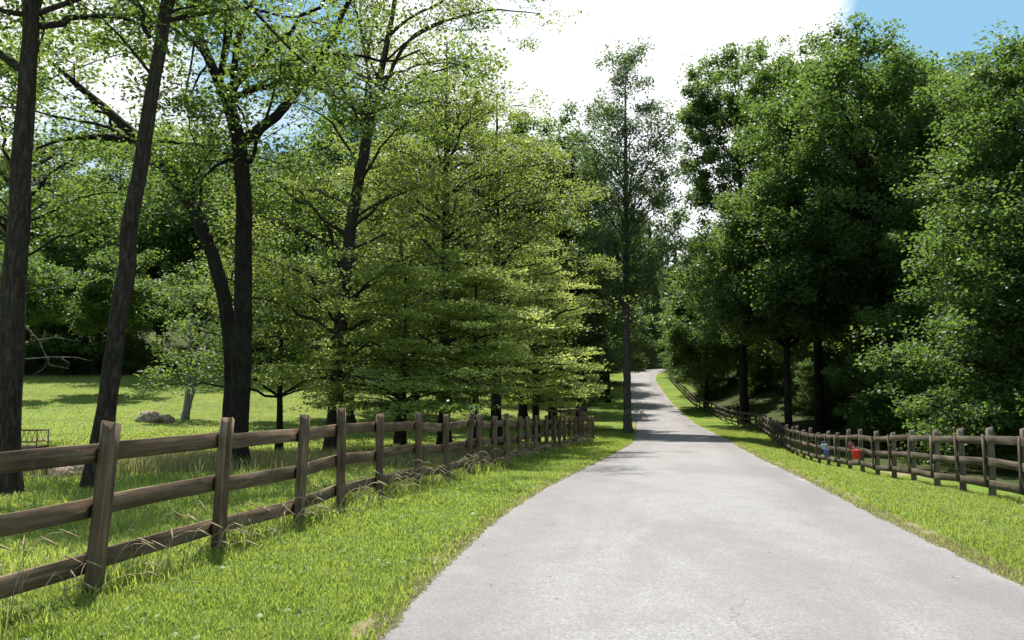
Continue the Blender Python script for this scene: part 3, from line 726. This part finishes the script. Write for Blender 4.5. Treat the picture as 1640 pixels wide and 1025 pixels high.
for (x, y) in rowpts(-60, 84, -18, 84, 5, 1.0):
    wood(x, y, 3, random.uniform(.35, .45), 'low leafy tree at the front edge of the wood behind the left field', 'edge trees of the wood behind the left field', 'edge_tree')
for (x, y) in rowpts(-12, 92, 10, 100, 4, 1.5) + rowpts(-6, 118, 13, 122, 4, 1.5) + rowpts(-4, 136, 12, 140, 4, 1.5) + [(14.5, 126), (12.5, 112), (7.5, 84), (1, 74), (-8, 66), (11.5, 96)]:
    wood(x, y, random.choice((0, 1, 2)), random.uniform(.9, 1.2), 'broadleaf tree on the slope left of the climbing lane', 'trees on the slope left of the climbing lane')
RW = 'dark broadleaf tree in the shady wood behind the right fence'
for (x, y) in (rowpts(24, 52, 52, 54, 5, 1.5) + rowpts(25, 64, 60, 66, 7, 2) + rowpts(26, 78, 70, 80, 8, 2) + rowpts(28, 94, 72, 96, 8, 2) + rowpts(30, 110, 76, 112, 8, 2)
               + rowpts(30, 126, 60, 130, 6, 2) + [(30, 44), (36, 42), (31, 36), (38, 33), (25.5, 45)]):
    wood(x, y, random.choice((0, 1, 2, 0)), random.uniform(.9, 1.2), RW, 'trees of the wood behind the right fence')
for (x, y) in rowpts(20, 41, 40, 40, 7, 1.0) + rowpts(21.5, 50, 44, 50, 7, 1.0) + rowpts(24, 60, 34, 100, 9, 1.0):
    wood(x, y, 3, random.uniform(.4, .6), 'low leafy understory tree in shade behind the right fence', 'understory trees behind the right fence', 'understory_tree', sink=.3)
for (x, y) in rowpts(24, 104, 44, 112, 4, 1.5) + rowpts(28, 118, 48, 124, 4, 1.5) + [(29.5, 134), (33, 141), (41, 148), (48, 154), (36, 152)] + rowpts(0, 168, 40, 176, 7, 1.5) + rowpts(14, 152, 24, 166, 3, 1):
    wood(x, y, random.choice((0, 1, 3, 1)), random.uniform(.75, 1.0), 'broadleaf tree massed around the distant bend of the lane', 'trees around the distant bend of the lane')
for (x, y) in rowpts(24.5, 98, 33, 136, 9, .7) + rowpts(26, 90, 36, 92, 5, 1) + [(28.6, 140), (23.2, 148), (29.8, 146)]:
    wood(x, y, 3, random.uniform(.32, .5), 'leafy bush on the bank beyond the far fence', 'bushes on the bank beyond the far fence', 'bush', 'bush', sink=.5)
# far wooded hill that reads as one mass
cc = []
for i in range(230):
    x = random.uniform(-170, 190); y = random.uniform(135, 240)
    if 18 < x < 75 and y < 172 and abs(x - np.interp(y, YS, XC)) < 7: continue
    z = H1(x, y); n_ = 620; hgt = random.uniform(15, 21)
    o_ = rng.standard_normal((n_, 3)); o_ /= np.linalg.norm(o_, axis=1, keepdims=True); o_ *= rng.uniform(.4, 1, (n_, 1)) ** .5
    cc.append(np.array([x, y, z + hgt * .55]) + o_ * np.array([5.2, 5.2, hgt * .5]) * (1 + .25 * np.sin(3 * o_[:, :1] * 3 + i)))
cc = np.concatenate(cc)
tag(mk_obj('distant_woodland', leaves_mesh('distant_woodland', cc, 1.3, 1.0, .7), M_HILL), 'far wooded hillside closing the view', 'woodland', kind='stuff')

# ------------------------------------------------------------------ grass
def blade_mat(name, c0, c1, c2, tr):
    m, t, out = mat_new(name)
    at = t.add('ShaderNodeAttribute', attribute_name='rnd').outputs['Fac']
    c = t.ramp(at, [(0.0, c0), (0.5, c1), (0.88, c2), (1.0, (.30, .27, .12))])
    d = t.add('ShaderNodeBsdfPrincipled'); d.inputs['Roughness'].default_value = .5; d.inputs['Specular IOR Level'].default_value = .35; t.link(c, d.inputs['Base Color'])
    tl = t.add('ShaderNodeBsdfTranslucent'); t.link(t.mix(.55, c, tr), tl.inputs['Color'])
    ms = t.add('ShaderNodeMixShader'); ms.inputs[0].default_value = .5
    t.link(d.outputs[0], ms.inputs[1]); t.link(tl.outputs[0], ms.inputs[2]); t.link(ms.outputs[0], out.inputs['Surface']); return m
M_LAWN = blade_mat('lawn_blade', (.09, .148, .024), (.2, .285, .048), (.33, .385, .08), (.54, .65, .1))
M_MEADOW = blade_mat('meadow_blade', (.085, .14, .025), (.19, .26, .045), (.32, .355, .09), (.54, .64, .1))
M_STRAW = blade_mat('straw_stalk', (.11, .13, .035), (.2, .2, .07), (.34, .3, .15), (.45, .42, .16))

def blades(name, X, Y, hgt, wid, mat, label, lean=.5, rn=None):
    n = len(X); Z = H(X, Y) - .01
    a = rng.uniform(0, 2 * np.pi, n); d = np.stack([np.cos(a), np.sin(a), np.zeros(n)], -1)
    s = np.stack([-d[:, 1], d[:, 0], np.zeros(n)], -1)
    B = np.stack([X, Y, Z], -1); h = hgt[:, None]; w = wid[:, None]; ln = (lean * rng.uniform(.2, 1.2, n))[:, None]
    up = np.array([0, 0, 1.0])
    M1 = B + up * h * .55 + d * h * ln * .3; Tp = B + up * h * (1 - .25 * ln) + d * h * ln
    V = np.stack([B - s * w * .5, B + s * w * .5, M1 + s * w * .4, M1 - s * w * .4, Tp], 1).reshape(-1, 3)
    i = np.arange(n)[:, None] * 5
    q = i + np.array([[0, 1, 2, 3]]); tr = i + np.array([[3, 2, 4]])
    r1 = np.clip(rng.beta(2, 2, n) if rn is None else rn, 0, 1)
    o = mk_obj(name, mk_mesh(name, V, [q, tr], {'rnd': ('FACE', np.concatenate([r1, r1]))}), mat)
    return tag(o, label, 'grass', kind='stuff')
def scatter(n, y0, y1, r0, r1, power=1.6):
    u = rng.uniform(0, 1, n); e = 1 - power
    y = (y0 ** e + u * (y1 ** e - y0 ** e)) ** (1 / e)
    r = rng.uniform(r0, r1, n); x = ip(XC, y) + r
    ok = np.abs(x) < y * .70 + 1.2
    return x[ok], y[ok], r[ok]
# patchiness in the turf itself
def patch(x, y): return .5 + .22 * np.sin(x * 2.3 + 1.7 * np.sin(y * 1.1)) * np.sin(y * 1.9 + x) + .18 * np.sin(x * 6.1 + y * 4.3) * np.sin(y * 7.7 - x * 2)
x, y, r = scatter(330000, 3.4, 48, -6.2, -2.52, 1.5)
keep = rng.uniform(0, 1, len(x)) < np.clip((np.abs(r) - 2.56 + .4 * (patch(x, y * 2) - .5)) / .3, .12, 1) * np.clip((patch(x * 1.3 + 5, y * 1.3) - .08) / .25, .25, 1); x, y, r = x[keep], y[keep], r[keep]
pt = patch(x, y); dist = np.maximum(y, 4)
blades('lawn_grass', x, y, (.045 + .05 * pt) * rng.uniform(.5, 1.4, len(x)) * (1 + .4 * sst(-4.4, -5.2, r)), .0045 + .00085 * dist, M_LAWN, 'bright mown grass verge between the left fence and the lane', .7, np.clip(rng.beta(2, 2.4, len(x)) + .3 * (pt - .5), 0, 1))
x, y, r = scatter(260000, 5, 60, 2.52, 6.4, 1.3)
keep = rng.uniform(0, 1, len(x)) < np.clip((np.abs(r) - 2.6 + .6 * (patch(x, y * 2) - .5)) / .5, .08, 1) * np.clip((patch(x * 1.1 + 5, y * .9) - .15) / .25, .2, 1); x, y, r = x[keep], y[keep], r[keep]
pt = patch(x, y); dist = np.maximum(y, 4)
blades('lawn_grass', x, y, (.04 + .05 * pt) * rng.uniform(.5, 1.4, len(x)), 0.004 + .0006 * dist, M_MEADOW, 'sunlit grass strip between the lane and the right fence', .7, np.clip(rng.beta(2, 2, len(x)) + .35 * (pt - .5), 0, 1))
for sg, sd in ((-1, 'left'), (1, 'right')):
    x, y, r = scatter(26000, 3.4, 40, 0, 1, 1.5); r = sg * (2.5 + .28 * rng.uniform(0, 1, len(y)) ** .8 + .12 * (patch(x * 0 + sg, y * 2) - .5)); x = ip(XC, y) + r
    blades('dead_grass', x, y, rng.uniform(.015, .05, len(x)), .003 + .0006 * y, M_STRAW, 'dry straw-coloured grass fringe along the %s edge of the lane' % sd, 1.4)
# rougher field grass behind the left fence
x, y, r = scatter(230000, 4.5, 42, -26, -5.2, 1.35)
pt = patch(x * .6, y * .6); dist = np.maximum(y, 4)
blades('field_grass', x, y, (.07 + .12 * pt * pt) * rng.uniform(.4, 1.5, len(x)), .005 + .0011 * dist, M_MEADOW, 'rough field grass behind the left fence', .9, np.clip(rng.beta(2, 1.8, len(x)) + .3 * (pt - .5), 0, 1))
x, y, r = scatter(110000, 34, 82, -62, -6, 1.2)
ok = rng.uniform(0, 1, len(x)) < patch(x * .35, y * .35) * 1.1; x, y, r = x[ok], y[ok], r[ok]
blades('field_grass', x, y, rng.uniform(.05, .14, len(x)), .016 + .0004 * y, M_MEADOW, 'tufts of grass over the far lit slope of the left field', .8)
# taller uncut strip along the left fence line
n = 15000; y = 4.2 + (44 - 4.2) * rng.uniform(0, 1, n) ** 1.6; x = -4.67 + .205 * y + rng.normal(-.05, .2, n)
blades('uncut_grass', x, y, rng.uniform(.08, .26, n) * (1 + .5 * np.sin(y * 3.9)), .005 + .0009 * y, M_MEADOW, 'taller uncut grass growing along the foot of the left fence', .9)
# band of tall pale grass at the wood-side of the near field
n = 30000; x = rng.uniform(-13, 0, n); y = 19 + (x + 13) * .5 + rng.normal(0, 1.8, n)
blades('tall_grass', x, y, rng.uniform(.2, .5, n), .02 + 0 * x, M_STRAW, 'tall pale seeding grass under the trees behind the left fence', .5)

# seeding stalks arching against the rails
def stalks(n, seed, yr_, label):
    r_ = np.random.default_rng(seed); T = Tubes(); seedsC = []
    for i in range(n):
        y = yr_[0] + (yr_[1] - yr_[0]) * r_.uniform() ** 1.5
        cl = math.sin(y * 3.7) * .5 + .5
        x = lf(y) + r_.normal(.12, .14); b_ = np.array([x, y, H1(x, y)])
        h = r_.uniform(.3, .7) * (.6 + .45 * cl); a = r_.normal(.2, .9); d = np.array([math.cos(a), math.sin(a) * .6, 0]); ln = r_.uniform(.25, .75)
        P_ = bez(b_, b_ + np.array([0, 0, h]) + d * ln * .1, b_ + np.array([0, 0, h * .92]) + d * ln * .6, 6)
        w = .0012 + .00022 * y
        T.add(P_, np.linspace(w * 1.3, w, 6), 3, 0, cap=False)
        hd = P_[-1] + np.outer(np.linspace(-.05, .11, 7), unit(d + np.array([0, 0, -.45])))
        T.add(hd, np.array([.2, 1, 1.5, 1.6, 1.3, .9, .2]) * (.0028 + .00022 * y), 4, .25, cap=False)
    o = mk_obj('seeding_grass', T.mesh('seeding_grass'), M_STALK); tag(o, label, 'grass', kind='stuff')
M_STALK = plain('seed_head', (.26, .2, .11), .8, 0, .35, 30)
stalks(230, 3, (4.6, 42), 'arching tan seed heads leaning on the left fence')

# broad weeds in the lawn
M_WEED = leaf_mat('weed_leaf', (.03, .08, .02), (.06, .13, .03), (.1, .2, .04), .35)
cs_ = []
for i in range(1100):
    y = 4 + 22 * random.random() ** 1.6; r_ = random.uniform(-5, -2.7) if random.random() < .75 else random.uniform(2.9, 6); x = float(ip(XC, y)) + r_
    c = np.array([x, y, H1(x, y) + .03]); k_ = random.randint(5, 12)
    cs_.append(c + rng.standard_normal((k_, 3)) * np.array([.05, .05, .008]))
tag(mk_obj('lawn_weeds', leaves_mesh('lawn_weeds', np.concatenate(cs_), .05, .35, .6), M_WEED), 'small broad-leaved weeds and clover scattered through the verges', 'weeds', kind='stuff')

# ------------------------------------------------------------------ small things
M_RED = plain('red_plastic', (.72, .03, .025), .35, 0, .08); M_DRED = plain('dark_red_plastic', (.33, .03, .05), .4, 0, .1)
M_BLUE = plain('blue_plastic', (.10, .10, .42), .4, 0, .1); M_LBLUE = plain('pale_blue_plastic', (.42, .52, .68), .4, 0, .1)
M_WIRE = plain('steel_wire', (.4, .4, .4), .4, 1, .1); M_RUST = plain('rusty_steel', (.17, .075, .055), .7, .3, .4)
M_GALV = plain('galvanised_steel', (.5, .52, .52), .45, .8, .15)
def bucket(px, py, Y, r, h, mat, label, rim_m=None):
    c = W(px, py, Y); c[2] -= h / 2
    root = empty('feed_bucket', c, label, 'bucket', 'plastic buckets hung on the right fence')
    T = Tubes(); T.add([(0, 0, 0), (0, 0, .002), (0, 0, .006), (0, 0, h * .5), (0, 0, h)], [r * .05, r * .8, r * .84, r * .93, r], 20, 0, cap=False)
    T.add([(0, 0, h), (0, 0, h * .5), (0, 0, .014), (0, 0, .012)], [r * .96, r * .89, r * .8, r * .04], 20, 0, cap=False); mk_obj('body', T.mesh('body'), mat, root)
    a = np.linspace(0, 2 * np.pi, 21); T = Tubes(); T.add(np.stack([np.cos(a) * r, np.sin(a) * r, np.full(21, h)], -1), np.full(21, r * .07), 6, 0, cap=False); mk_obj('rim', T.mesh('rim'), rim_m or mat, root)
    a = np.linspace(0, np.pi, 13); T = Tubes(); T.add(np.stack([np.cos(a) * r, np.sin(a) * r * .1, h + np.sin(a) * r * .95], -1), np.full(13, .004), 5, 0, cap=False); mk_obj('handle', T.mesh('handle'), M_WIRE, root)
bucket(1371, 728, 24.9, .135, .27, M_RED, 'bright red bucket, the larger of two red ones on the right fence')
bucket(1363, 715.5, 25.6, .08, .17, M_DRED, 'small dark red pail just above left of the bright red bucket')
bucket(1324, 726, 29.6, .10, .28, M_BLUE, 'deep blue bucket hung on the right fence left of the red ones')
bucket(1320, 715.5, 30.0, .11, .19, M_LBLUE, 'pale blue-white pail just above the deep blue bucket')

def lumpy(name, r, mat, parent, seed, loc_=(0, 0, 0), n=3):
    import bmesh
    bm = bmesh.new(); bmesh.ops.create_icosphere(bm, subdivisions=n, radius=1)
    for v in bm.verts:
        q_ = v.co.copy(); f = 1 + .28 * noise.noise(q_ * 1.3 + Vector((seed, 0, 0))) + .1 * noise.noise(q_ * 4 + Vector((0, seed, 0))); v.co = Vector((q_.x * r[0] * f, q_.y * r[1] * f, q_.z * r[2] * f))
    me_ = D.meshes.new(name); bm.to_mesh(me_); bm.free()
    o = mk_obj(name, me_, mat, parent, loc_); return o
M_ROCK = plain('field_stone', (.2, .15, .11), .9, 0, .45, 5, .8); M_HAY = plain('old_hay', (.4, .27, .19), .95, 0, .4, 14, .9); M_MULCH = plain('leaf_mulch', (.22, .13, .09), .95, 0, .5, 20, 1.0)
c = gp(243, 46); o = lumpy('boulder', (.72, .55, .55), M_ROCK, None, 2.0, c + np.array([0, 0, .18])); tag(o, 'large rounded grey-brown boulder in the open field', 'rock')
c = gp(268, 46.5); o = lumpy('stone', (.5, .4, .35), M_ROCK, None, 5.0, c + np.array([0, 0, .12])); tag(o, 'smaller low stone right beside the large field boulder', 'rock')
c = gp(78, 33); o = lumpy('molehill', (.35, .25, .08), M_MULCH, None, 7.0, c); tag(o, 'small dark earth mound alone in the lit field', 'mound')
for i_, (x, y, s) in enumerate([(9.2, 13.9, .5), (9.0, 13.2, .35)]):
    o = lumpy('mulch_heap', (s, s * .8, .1), M_MULCH, None, 9.0 + i_, (x, y, H1(x, y))); tag(o, ('larger' if i_ == 0 else 'smaller') + ' patch of brown leaf mulch at the foot of the right fence', 'leaf litter')

# hay feeder: red trough with a wire cradle
c = gp(50, 25)
root = empty('hay_feeder', c, 'red-bottomed metal hay feeder with a lattice rack in the field', 'hay feeder')
o = mk_obj('trough', beam_mesh('trough', 1.5, .6, .2, 4, .004, 3), M_RUST, root, (-1.0, 0, .2))
T = Tubes()
for z_ in (.42, .78):
    for y_ in (-.3, .3): T.add([(-1.0, y_, z_), (-.2, y_, z_), (.5, y_, z_)], [.014] * 3, 5)
for x_ in (-1.0, .5):
    for y_ in (-.3, .3): T.add([(x_, y_, 0), (x_, y_, .4), (x_, y_, .8)], [.018] * 3, 5)
    T.add([(x_, -.3, .78), (x_, 0, .78), (x_, .3, .78)], [.014] * 3, 5)
for i_ in range(9):
    x_ = -1.0 + 1.5 * i_ / 9
    for y_ in (-.3, .3): T.add([(x_, y_, .42), (x_ + .083, y_, .78), (x_ + .1667, y_, .42)], [.008] * 3, 4)
mk_obj('rack', T.mesh('rack'), M_RUST, root)
c = gp(92, 16.8)
root = empty('stock_panel', c + np.array([0, 0, 0]), 'low galvanised metal panel standing in grass between the two left trunks', 'metal panel', rz=.12)
T = Tubes()
for x_ in (-.35, -.22, -.1, .02, .14, .26, .4, .52): T.add([(x_, 0, 0), (x_, 0, .2), (x_, 0, .42)], [.011] * 3, 5)
mk_obj('bars', T.mesh('bars'), M_RUST, root)
T = Tubes(); T.add([(-.4, 0, .4), (.1, 0, .42), (.75, 0, .44)], [.018] * 3, 6); T.add([(-.4, 0, .06), (.1, 0, .06), (.55, 0, .06)], [.014] * 3, 6); mk_obj('frame', T.mesh('frame'), M_GALV, root)
c = gp(128, 17); o = lumpy('hay_pile', (.42, .35, .22), M_HAY, None, 11.0, c + np.array([0, 0, .12])); tag(o, 'reddish pile of old hay beside the low metal panel', 'hay')

# end of the left fence: timber, dead branches, pale vines
c0 = W(884, 659, 43.5); c1 = W(929, 656, 43.5)
root = empty('timber_rail', c0, 'single square timber lying level behind the end of the left fence', 'timber')
beam('plank', c0, c1, .14, .14, M_FENCE2, root, seed=77)
for x_ in (c0, c1): beam('leg', (x_[0], x_[1], H1(x_[0], x_[1]) - .1), (x_[0], x_[1], x_[2] - .07), .09, .09, M_FENCE2, root, up=Vector((1, 0, 0)), seed=78)
T = Tubes()
for i_ in range(16):
    a_ = W(905 + random.uniform(-16, 8), 640 + random.uniform(-4, 22), 46); d_ = np.array([random.uniform(.8, 1.8), random.uniform(-.5, .5), random.uniform(-.35, .2)])
    T.add(bez(a_ - d_ / 2, a_ + np.array([0, 0, .15]), a_ + d_ / 2, 5), np.linspace(.03, .01, 5), 4)
for i_ in range(10):
    x_, y_ = 3.1 + random.uniform(-.8, .8), 46 + random.uniform(-.5, .5); g_ = H1(x_, y_)
    T.add(bez(np.array([x_, y_, g_]), np.array([x_ + .3, y_, g_ + 1]), np.array([x_ + random.uniform(-.8, .8), y_, g_ + 1.9]), 6), np.linspace(.035, .012, 6), 4)
tag(mk_obj('brush_pile', T.mesh('brush_pile'), M_BARK), 'tangle of dead branches behind the end of the left fence', 'brush pile')
def vine(pts_, Y, label, r0=.03):
    T = Tubes(); P_ = [W(a, b__, Y) for a, b__ in pts_]; P_ = np.array(P_)
    tt = np.linspace(0, len(P_) - 1, len(P_) * 4); PP = np.stack([np.interp(tt, np.arange(len(P_)), P_[:, i]) for i in range(3)], -1); PP[1:-1] = (PP[:-2] + 2 * PP[1:-1] + PP[2:]) / 4
    T.add(PP, np.linspace(r0, r0 * .5, len(PP)), 5, .1); tag(mk_obj('dead_vine', T.mesh('dead_vine'), M_PALE), label, 'dead vine')
vine([(893, 664), (891, 656), (889, 652), (893, 646), (891, 640), (893, 634)], 43.0, 'pale twisted dead vine at the left end of the level timber')
vine([(935, 690), (939, 676), (934, 671), (937, 664), (934, 658), (929, 653)], 42.6, 'pale curled dead vine climbing at the very end of the left fence')
# dead twigs on the leftmost trunk
b = W(38, 520, 13.6)
T = Tubes()
for (pa) in ([(40, 520), (62, 545), (80, 585), (110, 590)], [(40, 575), (80, 572), (120, 572), (146, 578)], [(60, 545), (90, 540), (120, 546)], [(80, 572), (70, 590), (52, 602)], [(42, 470), (80, 462), (118, 455), (123, 440)],
             [(95, 572), (112, 582), (98, 596)], [(66, 550), (72, 530), (70, 528)]):
    P_ = np.array([W(a, b__, 13.6 - .004 * a) for a, b__ in pa]); T.add(P_, np.linspace(.012, .004, len(P_)), 4)
lt = [o for o in D.objects if o.name.startswith('hardwood_tree')][0]
me_ = T.mesh('dead_twigs'); o = mk_obj('dead_twigs', me_, M_PALE, lt); o.matrix_parent_inverse = Matrix.Translation(-Vector(lt.location))
# leafy weeds on fence posts and fallen leaves on the road
C = []
for (px, py, Y) in ((755, 657, 17.9), (772, 662, 19.2), (716, 652, 16.2)):
    c = W(px, py, Y + .15); C.append(c + rng.standard_normal((26, 3)) * np.array([.09, .06, .09]))
    T = Tubes(); T.add(bez(np.array([c[0], c[1], H1(c[0], c[1])]), c + np.array([.05, .05, -.6]), c, 7), np.linspace(.01, .005, 7), 4)
    wd_ = tag(empty('climbing_weed', (c[0], c[1], H1(c[0], c[1])), 'leafy weed sprouting above the %s' % {755: 'leaning middle post of the left fence', 772: 'post just right of the leaning middle post', 716: 'post just left of the leaning middle post'}[px], 'weed'))
    for nm, mm_, mt in (('stem', T.mesh('stem'), M_BARK), ('foliage', leaves_mesh('foliage', C[-1], .09, .9, .65), M_WEED)):
        o = mk_obj(nm, mm_, mt, wd_); o.matrix_parent_inverse = Matrix.Translation(-Vector(wd_.location))
M_DRY = plain('dry_leaf', (.24, .18, .07), .8, 0, .4, 20)
fl = []
for i_ in range(55):
    y = 3.5 + 30 * random.random() ** 1.4; r_ = random.choice((-1, 1)) * 2.45 * random.random() ** .35; fl.append((float(ip(XC, y)) + r_, y, float(ip(HR, y)) + .028 - .014 * (abs(r_) / 2.5) ** 2))
fl.append((0.02, 9.1, .028)); 
tag(mk_obj('fallen_leaves', leaves_mesh('fallen_leaves', np.array(fl), .034, .1, .6), M_DRY), 'scattered dry leaves lying on the lane', 'leaves', kind='stuff')
print('tris ready', sum(len(o.data.polygons) for o in D.objects if o.type == 'MESH'))
